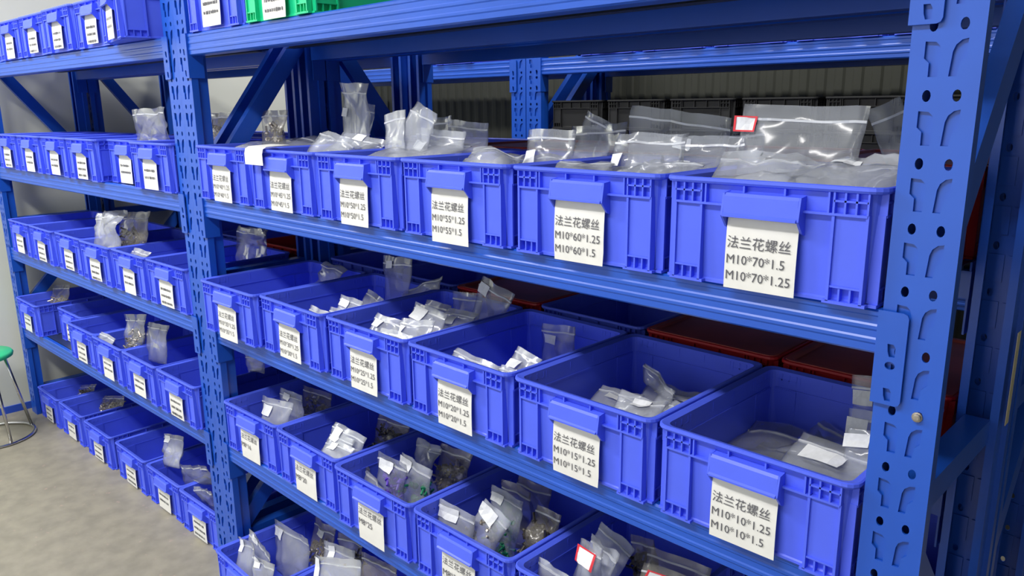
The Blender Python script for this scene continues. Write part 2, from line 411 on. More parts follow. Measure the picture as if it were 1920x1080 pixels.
def smudge_mesh(surf, x0, seed):
    """the far cards' print: rows of short strokes too small to read"""
    rnd = random.Random(seed); mb = MB(); rows = rnd.choice((2, 3))
    for r_ in range(rows):
        z = .062-.022*r_; x = x0+.012
        while x < .036:
            wd = rnd.uniform(.002, .006); y = surf(z)-.0013; hh = rnd.uniform(.003, .0045)
            mb.add([(x, y, z-hh), (x+wd, y, z-hh), (x+wd, y, z+hh), (x, y, z+hh)], [(0, 1, 2, 3)]); x += wd+rnd.uniform(.002, .005)
    me = bpy.data.meshes.new('lettering'); me.from_pydata(mb.v, [], mb.f); me.update(); me.materials.append(INK)
    return me

crate0 = empty('storage_crate'); link('body', BODYM, crate0); link('label_holder', HOLD, crate0)
crate_used = [False]; cseed = [0]
def crate(loc, rz, label, lines=None, group='blue storage crates', card=True, smudge=True):
    if not crate_used[0]: c = crate0; crate_used[0] = True
    else:
        c = crate0.copy(); col.objects.link(c)
        for ch in children(crate0):
            if ch.name.startswith('label_card'): continue
            k = ch.copy(); col.objects.link(k); k.parent = c
    c.location = loc; c.rotation_euler = (0, 0, rz); tag(c, label, 'crate', group)
    if card:
        cseed[0] += 1
        me, surf, x0, zb, zt = card_mesh(cseed[0], -.008 if lines else .002); k = link('label_card', me, c); k['label'] = 'white paper card in the crate front'
        if lines: tm = text_mesh(lines, surf, x0)
        else: tm = smudge_mesh(surf, x0, cseed[0])
        link('lettering', tm, k)
    return c
CN = '法兰花螺丝'
def l10(n, swap=False):
    a, c = 'M10*%s*1.25' % n, 'M10*%s*1.5' % n
    if swap: a, c = c, a
    return [(CN, .0182, .0565, 1.0), (a, .0178, .0340, .98), (c, .0178, .0120, .98)]
def l8(n): return [(CN, .0182, .0600, 1.0), ('M8*%s' % n, .0205, .0330, 1.0)]

PIT = .3085; X0 = .077
def cx(k): return X0+PIT*k+CW/2
YC = -.020+CD_/2
rj = random.Random(5)
ordr = ['leftmost', 'second from left', 'third from left', 'fourth from left', 'fifth from left', 'rightmost']
rows = {'A': (ZT[2], ['40', '45', '50', '55', '60', '70'], 'second shelf down'), 'B': (ZT[1], ['35', '30', '25', '20', '15', '10'], 'third shelf down')}
for key, (z, sizes, where) in rows.items():
    for k in range(6):
        dy = {('A', 0): .004, ('A', 1): .002, ('B', 0): -.020, ('B', 1): -.004}.get((key, k), 0)
        yaw = R({('B', 0): 1.2, ('B', 1): -.8, ('A', 4): .4, ('B', 3): -.5}.get((key, k), 0))
        crate((cx(k), YC+dy, z+.001), yaw, 'blue crate with card M10*%s, %s on its shelf' % (sizes[k], ordr[k]),
              l10(sizes[k], swap=(sizes[k] == '70')), 'crates on the nearer rack')
for k, s in enumerate(['16', '20', '25', '30', '35']):
    crate((cx(k), YC+(.012 if k < 2 else -.004), ZT[0]+.001), R([1.5, -.6, .3, 0, 0][k]), 'blue crate with card M8*%s, lowest shelf of the nearer rack' % s if k != 4 else 'blue crate with a red-edged bag tag inside, right of the M8*30 crate', l8(s), 'crates on the nearer rack')
for k in range(3):
    crate((.252+.306*k, -.092+.012*k+CD_/2, .001), R([-1.0, .5, 0][k]), ['blue crate of clear bags on the floor, sticking out before the middle posts', 'blue crate on the floor at the bottom edge of the photo, left of centre', 'blue crate on the floor under the M8*30 crate'][k], None, 'crates on the nearer rack')
# left rack, five rows of slightly narrower crates
names = ['top shelf', 'second shelf down', 'third shelf down', 'lowest shelf', 'floor row']
LX = [[-1.725, -1.437, -1.149, -.861, -.570, -.245], [-1.664, -1.376, -1.088, -.801, -.5135, -.226], [-1.68, -1.39, -1.095, -.802, -.514, -.226],
      [-1.775, -1.41, -1.105, -.812, -.52, -.226], [-1.776, -1.478, -1.15, -.815, -.515, -.228]]
for r_, z in enumerate([ZT[3], ZT[2], ZT[1], ZT[0], 0]):
    for k in range(6):
        ly = YC+{(1, 4): .032, (3, 1): .06, (0, 5): -.055, (0, 0): .01}.get((r_, k), 0)+rj.uniform(-.005, .005)+(.030 if r_ == 4 else 0)
        extra = {(1, 4): ', set back', (3, 1): ', set back', (0, 5): ', askew'}.get((r_, k), '')
        yaw = -11 if (r_, k) == (0, 5) else rj.uniform(-.6, .6)
        c = crate(LW(LX[r_][k], ly, z+.001), TH+R(yaw), 'blue crate, %s in the %s of left rack%s' % (ordr[k], names[r_], extra), None, 'crates on the left rack')
        c.scale = (.945, 1, 1)
# top shelf of the nearer rack
crate((.245, YC+.01, ZT[3]+.001), 0, 'blue crate on the top shelf between the middle posts and the green crate', None, 'crates on the nearer rack')
g = empty('storage_crate', (.562, YC+.008, ZT[3]+.001)); tag(g, 'green crate with white card on the top shelf', 'crate')
link('body', BODYG, g); link('label_holder', holder_mesh(GREEN), g)
me, surf, x0, zb, zt = card_mesh(301); k = link('label_card', me, g); link('lettering', smudge_mesh(surf, x0, 301), k)

# ------------------------------------------------------------------ crates on the back-to-back rack and the far rack
LIDMAT = mat('dusty_red_lid', lin(150, 62, 58), .5, noise_amt=.3, noise_scale=7)
mb = MB(); rg = [rr(CW-.014, CD_-.014, .016, CH-.006), rr(CW-.014, CD_-.014, .016, CH+.001), rr(CW-.034, CD_-.034, .012, CH+.001), rr(CW-.040, CD_-.040, .012, CH-.004)]
q = len(rg[0]); mb.add([v for g_ in rg for v in g_], [(i*q+k, i*q+(k+1) % q, (i+1)*q+(k+1) % q, (i+1)*q+k) for i in range(3) for k in range(q)]+[tuple(range(q))[::-1], tuple(3*q+k for k in range(q))])
LIDM = mb.mesh('lid', LIDMAT)
def plain_crate(loc, rz, label, body, group):
    c = empty('storage_crate', loc, rz); tag(c, label, 'crate', group); link('body', body, c)
    return c
BY = .392+CD_/2
for k in range(6):
    red = k in (2, 4, 5)
    c = plain_crate((cx(k), BY, ZT[1]+.001), math.pi, ('dark red' if red else 'blue')+' crate on the back rack, %s behind the third shelf' % ordr[k], BODYR if red else BODYM, 'crates on the back rack')
    if red: link('lid', LIDM, c)
for k in range(6):
    red = k >= 2
    c = plain_crate((cx(k), BY, ZT[2]+.001), math.pi, ('dark red' if red else 'blue')+' crate on the back rack, %s behind the second shelf' % ordr[k], BODYR if red else BODYM, 'crates on the back rack')
    if red: link('lid', LIDM, c)
for k in range(6):
    plain_crate((cx(k), BY, ZT[0]+.001), math.pi, 'blue crate on the back rack, %s behind the lowest shelf' % ordr[k], BODYM, 'crates on the back rack')
for r_, z in ((1, ZT[2]), (2, ZT[1])):
    for k in (3, 4, 5):
        v = LW(-1.907+.3015*k+CW/2, BY+.006, z+.001)
        red = (r_, k) == (2, 5)
        plain_crate(v, math.pi+TH, ('red' if red else 'blue')+' crate on the left back rack, %s of its %s' % (ordr[k], names[r_]), BODYR if red else BODYM, 'crates on the back rack')

# far rack: crates whose cards show over its beam, dark crates on the shelf below
DARK = mat('black_crate_plastic', lin(24, 25, 27), .7); BODYD = crate_body_mesh(DARK, h=.124)
fz = ZB[3]+HB*FS
for k in range(9):
    x = FX-.85+.335*k
    if abs(x-FX) < .27: continue
    crate((x, FY+.012+CD_/2-.03, fz+.001), 0, 'blue crate across the rear aisle, standing over the lit beam, place %s from the left' % ('one two three four five six seven eight nine'.split()[k]), None, 'crates across the rear aisle')
fz = ZB[2]+HB*FS
for k in range(7):
    for q in range(2):
        plain_crate((FX+.28+.33*k, FY+.03+CD_/2, fz+.001+q*.1245), 0, 'black crate across the rear aisle in the %s stack from the left, %s' % ('first second third fourth fifth sixth seventh'.split()[k], ('lower', 'upper')[q]), BODYD, 'black crates across the rear aisle')

# ------------------------------------------------------------------ stool
st = empty('stool', (-1.765, -.262, 0)); tag(st, 'round stool with mint green seat and chrome legs by the white wall', 'stool')
mb = MB(); mb.lathe([(.02, .375), (.105, .375), (.118, .382), (.121, .394), (.114, .404), (.02, .408)]); mb.build('seat', MINT, st, smooth=True)
mb = MB(); mb.tube([(.155*math.cos(2*math.pi*k/40), .155*math.sin(2*math.pi*k/40), .007) for k in range(40)], .007, closed=True); mb.build('foot_ring', CHROME, st, smooth=True)
for a in (10, 100, 190, 280):
    mb = MB(); c, s_ = math.cos(R(a)), math.sin(R(a)); mb.tube([(.085*c, .085*s_, .378), (.155*c, .155*s_, .012)], .007); mb.build('leg', CHROME, st, smooth=True)

# ------------------------------------------------------------------ zip bags
def bolt(mb, p, q, s, rnd):
    """a small hex bolt: head, flange and shank"""
    M_ = Matrix.Translation(p) @ q.to_matrix().to_4x4()
    def cyl(r0, r1, z0, z1, n):
        vs = [M_ @ Vector((r0*math.cos(2*math.pi*k/n), r0*math.sin(2*math.pi*k/n), z0)) for k in range(n)]+[M_ @ Vector((r1*math.cos(2*math.pi*k/n), r1*math.sin(2*math.pi*k/n), z1)) for k in range(n)]
        mb.add(vs, [tuple(range(n))[::-1], tuple(range(n, 2*n))]+[(k, (k+1) % n, n+(k+1) % n, n+k) for k in range(n)])
    cyl(s*.50, s*.50, 0, s*.45, 6); cyl(s*.68, s*.55, s*.45, s*.6, 8); cyl(s*.26, s*.26, s*.6, s*2.0, 6)
bagn = [0]; bags = []
def bag(TL, TR, h, lean, label, tagat=None, fill=.012, film=None, screws=None, redtag=False, crumple=.004, cut=0, group='clear zip bags', tagsize=(.036, .020)):
    """TL, TR: ends of the zip edge; h: length of the bag below it; lean: degrees its bottom comes forward"""
    bagn[0] += 1; rnd = random.Random(bagn[0]*7+1); film = film or FILM
    TL, TR = Vector(TL), Vector(TR); wd = (TR-TL).length; e = (TR-TL).normalized()
    fwd = Vector((e.y, -e.x, 0)); fwd = fwd.normalized() if fwd.length > .01 else Vector((0, -1, 0))
    if fwd.y > 0 and abs(e.x) > .2: fwd = -fwd
    d = (math.cos(R(lean))*Vector((0, 0, -1))+math.sin(R(lean))*fwd); d = (d-e*d.dot(e)).normalized()
    up = -d; yv = up.cross(e)
    root = empty('zip_bag'); mtx = Matrix((e, yv, up)).transposed().to_4x4(); mtx.translation = (TL+TR)/2+d*h; root.matrix_world = mtx
    tag(root, label, 'plastic bag', group)
    nx, nz = 10, 14; seed = Vector((bagn[0]*3.7, 1.3, 0))
    def mid(u, v):
        x = (u-.5)*wd; z = v*h
        y = crumple*3.0*noise.noise(Vector((x*16, z*16, 0))+seed)+crumple*1.2*noise.noise(Vector((x*45, z*45, 5))+seed)
        y += crumple*2.5*math.sin(v*2.2+bagn[0])*(v-.3)
        xo = crumple*.8*noise.noise(Vector((x*20, z*20, 9))+seed)
        zo = crumple*.9*noise.noise(Vector((x*25, 3, 0))+seed)*v
        if cut: zo -= cut*h*max(0, v-.2)*(u if cut > 0 else (u-1))*1.0
        return Vector((x*(1-.06*(1-v))+xo, y, z+zo))
    def thick(u, v):
        if v > .84: return .0006
        return .0006+fill*(max(0, math.sin(math.pi*u))**.55)*(max(0, math.sin(math.pi*min(1, (v+.04)/.88)))**.7)*(1.25-.7*v)
    vs, fs = [], []
    for sgn in (-1, 1):
        for j in range(nz+1):
            for i in range(nx+1):
                u, v = i/nx, j/nz; p = mid(u, v); p.y += sgn*thick(u, v)*(1+.35*noise.noise(Vector((u*5, v*5, sgn*4))+seed)); vs.append(p)
    N = (nx+1)*(nz+1)
    for sgn in (0, 1):
        for j in range(nz):
            for i in range(nx):
                a = sgn*N+j*(nx+1)+i; q = (a, a+1, a+nx+2, a+nx+1); fs.append(q if sgn == 0 else q[::-1])
    edge = [i for i in range(nx)]
    for i in range(nx): fs += [(i, N+i, N+i+1, i+1)]
    for j in range(nz):
        a = j*(nx+1); b_ = a+nx+1; fs += [(a, b_, N+b_, N+a)]; a += nx; b_ += nx; fs += [(a, N+a, N+b_, b_)]
    mb = MB(); mb.add(vs, fs); me = mb.mesh('film', film, smooth=True); link('film', me, root)
    # zip line
    zb = MB(); vz = .87; n = 12
    for k in range(n):
        a, b2 = mid(k/n, vz), mid((k+1)/n, vz)
        zb.add([a+Vector((0, -.0016, -.0018)), b2+Vector((0, -.0016, -.0018)), b2+Vector((0, -.0016, .0018)), a+Vector((0, -.0016, .0018)),
                a+Vector((0, .0016, -.0018)), b2+Vector((0, .0016, -.0018)), b2+Vector((0, .0016, .0018)), a+Vector((0, .0016, .0018))],
               [(0, 1, 2, 3), (7, 6, 5, 4), (3, 2, 6, 7), (0, 4, 5, 1)])
    zb.build('zip_seal', ZIP, root)
    if tagat:
        tu, tv = tagat; tw, th = tagsize; tb = MB(); n = 4
        def pt(x, z):
            u = min(1, max(0, x/wd+.5)); v = min(1, max(0, z/h)); p = mid(u, v); return Vector((x, p.y-thick(u, v)*1.35-.0022, z))
        x0, z0 = (tu-.5)*wd-tw/2, tv*h-th/2
        a0 = rnd.uniform(-.12, .12)
        g_ = lambda mx, mz: pt(x0+mx*tw, z0+mz*th+a0*(mx-.5)*tw)
        vs = [g_(i/n, j/2) for j in range(3) for i in range(n+1)]
        tb.add(vs, [(j*(n+1)+i, j*(n+1)+i+1, (j+1)*(n+1)+i+1, (j+1)*(n+1)+i) for j in range(2) for i in range(n)])
        to = tb.build('tag', TAG, root); to['label'] = 'white paper tag'
        if redtag:
            bb = MB(); q = .10
            for (ax, az, bx_, bz) in ((-q, -q, 1+q, .02), (-q, .98, 1+q, 1+q), (-q, 0, .02, 1), (.98, 0, 1+q, 1)):
                bb.add([g_(ax, az)+Vector((0, -.0006, 0)), g_(bx_, az)+Vector((0, -.0006, 0)), g_(bx_, bz)+Vector((0, -.0006, 0)), g_(ax, bz)+Vector((0, -.0006, 0))], [(0, 1, 2, 3)])
            bo = bb.build('border', TAGRED, to); bo['label'] = 'red border of the tag'
    if screws:
        count, size, m2 = screws; sb = MB(); from mathutils import Quaternion
        for _ in range(count):
            u, v = rnd.uniform(.12, .88), rnd.random()**1.3*.62+.04
            p = mid(u, v); p.y += rnd.uniform(-.8, .8)*thick(u, v)
            q = Quaternion((rnd.gauss(0, 1), rnd.gauss(0, 1), rnd.gauss(0, 1), rnd.gauss(0, 1))).normalized()
            bolt(sb, p, q, size, rnd)
        so = sb.build('screws', m2, root); so['kind'] = 'stuff'; so['label'] = 'loose bolts inside the bag'
    bags.append(root)
    return root
def pb(x1, y1, Y1, x2, y2, Y2, h, lean, label, **k):
    return bag(at(x1, y1, Y1), at(x2, y2, Y2), h, lean, label, **k)
def lay(X, Y, Z, wd, h, yaw, lean, label, **k):
    """a bag lying down: centre X, Y, Z; its zip edge at the far side"""
    e = Vector((math.cos(R(yaw)), math.sin(R(yaw)), k.pop('roll', 0))).normalized(); fw = Vector((math.sin(R(yaw)), -math.cos(R(yaw)), 0))
    d = math.cos(R(lean))*Vector((0, 0, -1))+math.sin(R(lean))*fw
    c = Vector((X, Y, Z))-d*h/2
    return bag(c-e*wd/2, c+e*wd/2, h, lean, label, **k)
G = 'bags in the %s crates'
gA, gB, gC, gD = 'clear bags heaped in the second shelf crates', 'clear bags in the third shelf crates', 'clear bags in the lowest shelf crates', 'clear bags in the floor crates'
Mk, Fw = FILM_MILKY, FILM_WARM
# second shelf, heaped over the rims
pb(642, 155, .25, 690, 156, .25, .20, 2, 'tall clear bag standing highest behind the M10*45 crate, small tag at its left edge', tagat=(.12, .62), tagsize=(.024, .022), fill=.010, group=gA, film=Mk)
pb(690, 193, .29, 706, 198, .30, .16, 2, 'narrow dim bag just right of the tallest bag', fill=.006, group=gA)
pb(612, 249, .10, 688, 279, .13, .13, 52, 'tent-like bag with ridge sloping down right over the M10*45 crate', fill=.016, group=gA, film=Mk, crumple=.006)
pb(642, 246, .20, 728, 264, .20, .12, 30, 'bag with tag on its sloping top edge below the tallest bag', tagat=(.45, .93), fill=.014, group=gA, film=Mk)
pb(719, 214, .15, 757, 205, .15, .15, 4, 'narrow upright bag over the M10*50 crate with straight right edge', fill=.010, group=gA, film=Mk)
pb(772, 190, .16, 813, 212, .16, .17, 6, 'upright bag with ragged slanting top over the M10*50 crate', fill=.012, group=gA, film=Mk, crumple=.006)
pb(812, 222, .29, 845, 215, .29, .12, 4, 'small dim bag behind the ragged slanting bag', fill=.008, group=gA)
pb(785, 239, .20, 878, 250, .20, .12, 22, 'wide bag with big white tag at left over the M10*50 crate', tagat=(.24, .62), fill=.018, group=gA, film=Mk, tagsize=(.044, .026))
pb(846, 226, .28, 920, 232, .28, .12, 10, 'bag with square right corner behind the M10*55 crate', fill=.012, group=gA, film=Mk)
pb(888, 279, .10, 985, 290, .14, .10, 66, 'crumpled bag lying at the front of the M10*55 crate', fill=.014, group=gA, film=Mk, crumple=.007)
pb(990, 242, .17, 1083, 245, .17, .13, 12, 'shiny bag with square tag at left over the M10*55 crate', tagat=(.20, .58), fill=.018, group=gA, tagsize=(.034, .026))
pb(1066, 236, .28, 1175, 229, .28, .13, 8, 'smooth bag with light top band, red crate glowing through', fill=.010, group=gA)
pb(1152, 250, .15, 1284, 246, .15, .13, 15, 'very shiny crinkled bag with tag over the M10*60 crate', tagat=(.14, .62), fill=.026, group=gA, crumple=.006, tagsize=(.030, .024))
pb(1187, 196, .26, 1375, 222, .27, .16, 4, 'long bag with sloping top and small tag right of centre, behind the M10*60 crate', tagat=(.60, .66), fill=.014, group=gA)
pb(1106, 207, .30, 1160, 236, .30, .10, 4, 'small dark-looking bag peeking up behind the M10*55 crate', fill=.006, group=gA)
pb(1286, 262, .20, 1405, 258, .20, .12, 20, 'shiny bag with slanting tag between the M10*60 and M10*70 crates', tagat=(.10, .55), fill=.024, group=gA, crumple=.006, tagsize=(.030, .026))
pb(1397, 195, .17, 1629, 198, .17, .17, 8, 'largest clear bag with shiny top band and red tag over the M10*70 crate', tagat=(.04, .82), redtag=True, fill=.020, group=gA, tagsize=(.030, .020))
pb(1622, 206, .27, 1688, 178, .28, .18, 6, 'big dim bag leaning beside the right upright above the M10*70 crate', fill=.016, group=gA, crumple=.006)
pb(1362, 236, .29, 1432, 232, .29, .14, 4, 'dim bag behind the red-tagged bag at its left edge', fill=.010, group=gA)
lay(.235, .17, 1.355, .22, .26, 5, 84, 'flat bag lying level in the leftmost second shelf crate', fill=.014, group=gA, film=Mk)
lay(.62, .10, 1.348, .13, .20, 12, 80, 'flat bag lying at the front right of the M10*45 crate', fill=.014, group=gA, film=Mk)
lay(.86, .13, 1.350, .22, .24, -6, 80, 'flat bag lying across the M10*50 crate below the standing bags', fill=.016, group=gA, film=Mk)
lay(1.13, .18, 1.335, .22, .26, 8, 84, 'flat bag lying inside the M10*55 crate', fill=.016, group=gA, film=Mk)
lay(1.40, .06, 1.345, .10, .12, 20, 70, 'small bag lying at the front left of the M10*60 crate', fill=.010, group=gA, film=Mk)
lay(1.52, .08, 1.349, .14, .16, -14, 76, 'bag lying at the front right of the M10*60 crate', fill=.014, group=gA, film=Mk)
lay(1.46, .20, 1.335, .24, .22, 3, 84, 'flat bag lying deep in the M10*60 crate', fill=.016, group=gA, film=Mk)
lay(1.725, .065, 1.352, .15, .14, 10, 74, 'bulging bag lying at the front left of the M10*70 crate', fill=.018, group=gA, film=Mk, crumple=.006)
lay(1.845, .085, 1.356, .13, .16, -8, 76, 'bag with tag lying at the front right of the M10*70 crate', tagat=(.16, .88), fill=.018, group=gA, film=Mk, crumple=.006)
lay(1.775, .20, 1.338, .26, .22, 0, 84, 'flat bag lying deep in the M10*70 crate', fill=.018, group=gA, film=Mk)
# third shelf
pb(603, 487, .29, 642, 500, .28, .12, 24, 'crumpled bag leaning at the back of the M10*35 crate', fill=.012, group=gB, film=Mk, crumple=.010)
pb(580, 571, .07, 618, 586, .06, .10, 26, 'small bag at the front of the M10*30 crate', fill=.008, group=gB, film=Mk)
pb(624, 575, .10, 655, 585, .10, .09, 30, 'second small bag from the front in the M10*30 crate', tagat=(.40, .75), fill=.008, group=gB, film=Mk)
pb(642, 552, .14, 685, 566, .14, .10, 30, 'small bag with white tag in the middle of the M10*30 crate', tagat=(.25, .80), fill=.010, group=gB, film=Mk)
pb(692, 543, .20, 725, 562, .20, .10, 30, 'small grey bag behind the tagged one in the M10*30 crate', fill=.010, group=gB, film=Mk)
pb(720, 478, .325, 774, 484, .325, .17, 6, 'upright bag with tag at the back of the M10*30 crate, under the beam', tagat=(.30, .86), fill=.010, group=gB)
pb(756, 544, .325, 828, 517, .335, .06, 30, 'bag with long zip strip resting on the back corner of the M10*30 crate', fill=.008, group=gB, film=Mk)
pb(704, 584, .09, 758, 603, .09, .11, 34, 'bag with white tag at front left of the M10*25 crate', tagat=(.22, .78), fill=.012, group=gB, film=Mk)
pb(706, 611, .045, 774, 627, .05, .09, 40, 'bag folded at the very front of the M10*25 crate', fill=.012, group=gB, film=Mk)
pb(782, 567, .16, 842, 589, .16, .11, 34, 'bag with pinkish tag in the middle of the M10*25 crate', tagat=(.25, .78), fill=.014, group=gB, film=Mk, tagsize=(.044, .034))
pb(760, 599, .10, 822, 606, .10, .10, 36, 'bag with small corner tag below the pinkish tag', tagat=(.12, .70), fill=.014, group=gB, film=Mk, tagsize=(.018, .024))
pb(843, 578, .21, 898, 588, .21, .11, 34, 'bag with white tag at the right wall of the M10*25 crate', tagat=(.30, .70), fill=.014, group=gB, film=Mk, tagsize=(.042, .022))
pb(800, 560, .24, 846, 572, .24, .11, 26, 'bag behind the pinkish tag in the M10*25 crate', fill=.010, group=gB, film=Mk)
pb(848, 546, .31, 900, 552, .31, .15, 8, 'clear bag standing against the back of the M10*25 crate', fill=.008, group=gB)
pb(903, 517, .30, 958, 553, .30, .17, 5, 'tall bag with curled tag in the back right corner of the M10*25 crate', tagat=(.18, .84), fill=.010, group=gB, tagsize=(.030, .026))
pb(860, 654, .07, 944, 690, .06, .09, 55, 'flat bag with long edge at the front of the M10*20 crate', fill=.008, group=gB, film=Mk)
pb(944, 690, .045, 985, 700, .045, .07, 55, 'little white-looking bag in the front right corner of the M10*20 crate', fill=.008, group=gB, film=Mk)
pb(972, 651, .12, 1022, 677, .11, .09, 40, 'folded bag with corner tag near the right wall of the M10*20 crate', tagat=(.30, .60), fill=.012, group=gB, film=Mk)
pb(1018, 606, .30, 1081, 612, .30, .13, 8, 'clear bag with tag standing against the back of the M10*20 crate', tagat=(.28, .74), fill=.009, group=gB)
lay(1.40, .16, .892, .09, .12, 10, 66, 'bag with tag at left of the heap in the M10*15 crate', tagat=(.5, .72), fill=.014, group=gB, film=Mk)
lay(1.455, .21, .902, .09, .12, -12, 64, 'bag at the back of the heap in the M10*15 crate', fill=.014, group=gB, film=Mk, tagat=(.5, .86))
lay(1.52, .19, .908, .09, .12, 8, 64, 'topmost bag of the heap in the M10*15 crate', tagat=(.5, .75), fill=.014, group=gB, film=Mk)
lay(1.47, .13, .900, .10, .11, 4, 66, 'front bag of the heap in the M10*15 crate', fill=.014, group=gB, film=Mk, tagat=(.5, .85))
lay(1.555, .13, .902, .08, .12, -10, 66, 'bag at right of the heap in the M10*15 crate', fill=.012, group=gB, film=Mk, tagat=(.5, .80))
pb(1213, 680, .25, 1266, 736, .19, .04, 2, 'thin bag seen edge-on above the heap in the M10*15 crate', fill=.005, group=gB, film=Mk)
lay(1.47, .17, .862, .22, .22, 6, 84, 'bag lying under the heap in the M10*15 crate', fill=.026, group=gB, film=Mk)
lay(1.77, .16, .864, .24, .26, -3, 86, 'bag lying under the flat bags in the M10*10 crate', fill=.024, group=gB, film=Mk)
lay(1.725, .17, .892, .19, .24, 4, 85, 'large flat bag covering the floor of the M10*10 crate', fill=.010, group=gB)
lay(1.80, .24, .905, .14, .14, -10, 84, 'flat bag at the back of the M10*10 crate', fill=.010, group=gB)
lay(1.825, .105, .918, .13, .14, -8, 70, 'bag with wide white tag at the front of the M10*10 crate', tagat=(.42, .72), fill=.014, group=gB, tagsize=(.066, .030))
pb(1602, 702, .31, 1690, 712, .31, .16, 8, 'rearmost of the three tagged bags stacked at the right wall of the M10*10 crate', tagat=(.25, .78), fill=.012, group=gB, tagsize=(.034, .024))
pb(1592, 765, .22, 1672, 776, .22, .12, 14, 'middle of the three tagged bags stacked at the right wall of the M10*10 crate', tagat=(.25, .78), fill=.012, group=gB, tagsize=(.034, .026))
pb(1590, 800, .16, 1660, 812, .16, .09, 22, 'front of the three tagged bags stacked at the right wall of the M10*10 crate', tagat=(.30, .80), fill=.012, group=gB, tagsize=(.038, .020))
# lowest shelf
S = (34, .0105, STEEL); SD = (42, .0105, DARKSTEEL)
pb(490, 741, .09, 545, 757, .09, .13, 16, 'bag with wide tag at the front of the leftmost lowest shelf crate', tagat=(.28, .72), fill=.014, group=gC, film=Mk, tagsize=(.058, .030))
pb(528, 727, .15, 570, 742, .15, .14, 14, 'bag with upper tag behind the wide-tagged one', tagat=(.30, .86), fill=.014, group=gC, film=Mk)
pb(572, 722, .25, 624, 738, .25, .12, 16, 'bag of shiny bolts at the back of the leftmost lowest shelf crate', fill=.026, group=gC, film=Fw, screws=(70, .012, STEEL))
pb(632, 790, .10, 690, 821, .10, .11, 30, 'bag with tag at the top of the fan in the M8*20 crate', tagat=(.25, .82), fill=.012, group=gC, film=Mk)
pb(622, 805, .08, 668, 826, .08, .10, 34, 'middle bag of the fan in the M8*20 crate', tagat=(.25, .85), fill=.012, group=gC, film=Mk)
pb(614, 822, .06, 668, 842, .05, .09, 38, 'lowest bag of the fan in the M8*20 crate', tagat=(.30, .85), fill=.012, group=gC, film=Mk)
pb(706, 775, .28, 764, 792, .28, .12, 14, 'bag of dark bolts at the back of the M8*20 crate', fill=.026, group=gC, film=Fw, screws=(70, .012, DARKSTEEL))
pb(674, 866, .07, 720, 918, .025, .08, 6, 'thin bag seen edge-on at the front left of the M8*25 crate', fill=.006, group=gC, film=Mk)
pb(714, 845, .085, 764, 872, .085, .14, 10, 'bag of purple-capped bolts in the M8*25 crate', tagat=(.32, .82), fill=.016, group=gC, screws=(30, .012, PURPLE), tagsize=(.050, .026))
pb(757, 847, .125, 814, 881, .125, .15, 10, 'bag of green-capped bolts in the M8*25 crate', tagat=(.18, .86), fill=.016, group=gC, film=Mk, screws=(30, .012, GREENC), tagsize=(.046, .026))
pb(780, 822, .21, 820, 838, .21, .15, 8, 'bag with pointed corners behind the green-capped bolts', fill=.012, group=gC, film=Mk, crumple=.010)
pb(826, 830, .24, 884, 852, .24, .13, 14, 'dusty bag of glittering bolts at the back of the M8*25 crate', fill=.030, group=gC, film=Fw, screws=(90, .012, STEEL))
pb(823, 934, .045, 887, 970, .045, .13, 12, 'bag with long tag in the front left corner of the M8*30 crate', tagat=(.32, .84), fill=.012, group=gC, film=Mk, tagsize=(.064, .028))
pb(908, 934, .08, 955, 980, .08, .14, 12, 'bag with tag tilted right in the front of the M8*30 crate', tagat=(.30, .84), fill=.014, group=gC, film=Mk, screws=(24, .011, STEEL), tagsize=(.050, .028))
pb(925, 907, .15, 984, 940, .15, .15, 10, 'bag with small tag, second row of the M8*30 crate', tagat=(.22, .84), fill=.016, group=gC, film=Mk, screws=(30, .011, GREENC))
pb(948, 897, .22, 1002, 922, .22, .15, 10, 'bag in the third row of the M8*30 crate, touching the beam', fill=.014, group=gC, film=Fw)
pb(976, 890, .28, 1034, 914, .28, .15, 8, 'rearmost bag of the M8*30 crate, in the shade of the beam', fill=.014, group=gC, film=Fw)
pb(1004, 945, .17, 1052, 968, .17, .10, 24, 'bag of dark bolts by the right wall of the M8*30 crate', fill=.024, group=gC, film=Fw, screws=(60, .012, DARKSTEEL))
pb(1010, 1044, .04, 1066, 1086, .0, .09, 8, 'thin bag seen edge-on in the front left corner of the crate at the bottom right', fill=.006, group=gC, film=Mk)
pb(1083, 1011, .06, 1130, 1031, .06, .14, 8, 'bag with red-edged tag at the bottom of the photo', tagat=(.36, .80), redtag=True, fill=.016, group=gC, tagsize=(.042, .026))
pb(1131, 975, .14, 1190, 1030, .14, .15, 8, 'bag with pointed top behind the red-edged tag', fill=.014, group=gC, film=Mk)
pb(1116, 1000, .10, 1168, 1038, .10, .14, 8, 'bag with white folds between the red-edged tag and the pointed bag', fill=.018, group=gC, film=Mk, crumple=.009)
pb(1186, 1000, .22, 1232, 1012, .22, .13, 6, 'bag of dark bolts between the pale heap and the pointed bag', fill=.020, group=gC, film=Fw, screws=(60, .012, DARKSTEEL))
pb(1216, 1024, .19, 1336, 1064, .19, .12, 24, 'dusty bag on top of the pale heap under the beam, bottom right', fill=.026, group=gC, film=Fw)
pb(1205, 1052, .12, 1330, 1092, .12, .12, 30, 'bag with pink tag below the pale heap, bottom right', tagat=(.25, .80), redtag=True, fill=.024, group=gC, film=Fw)
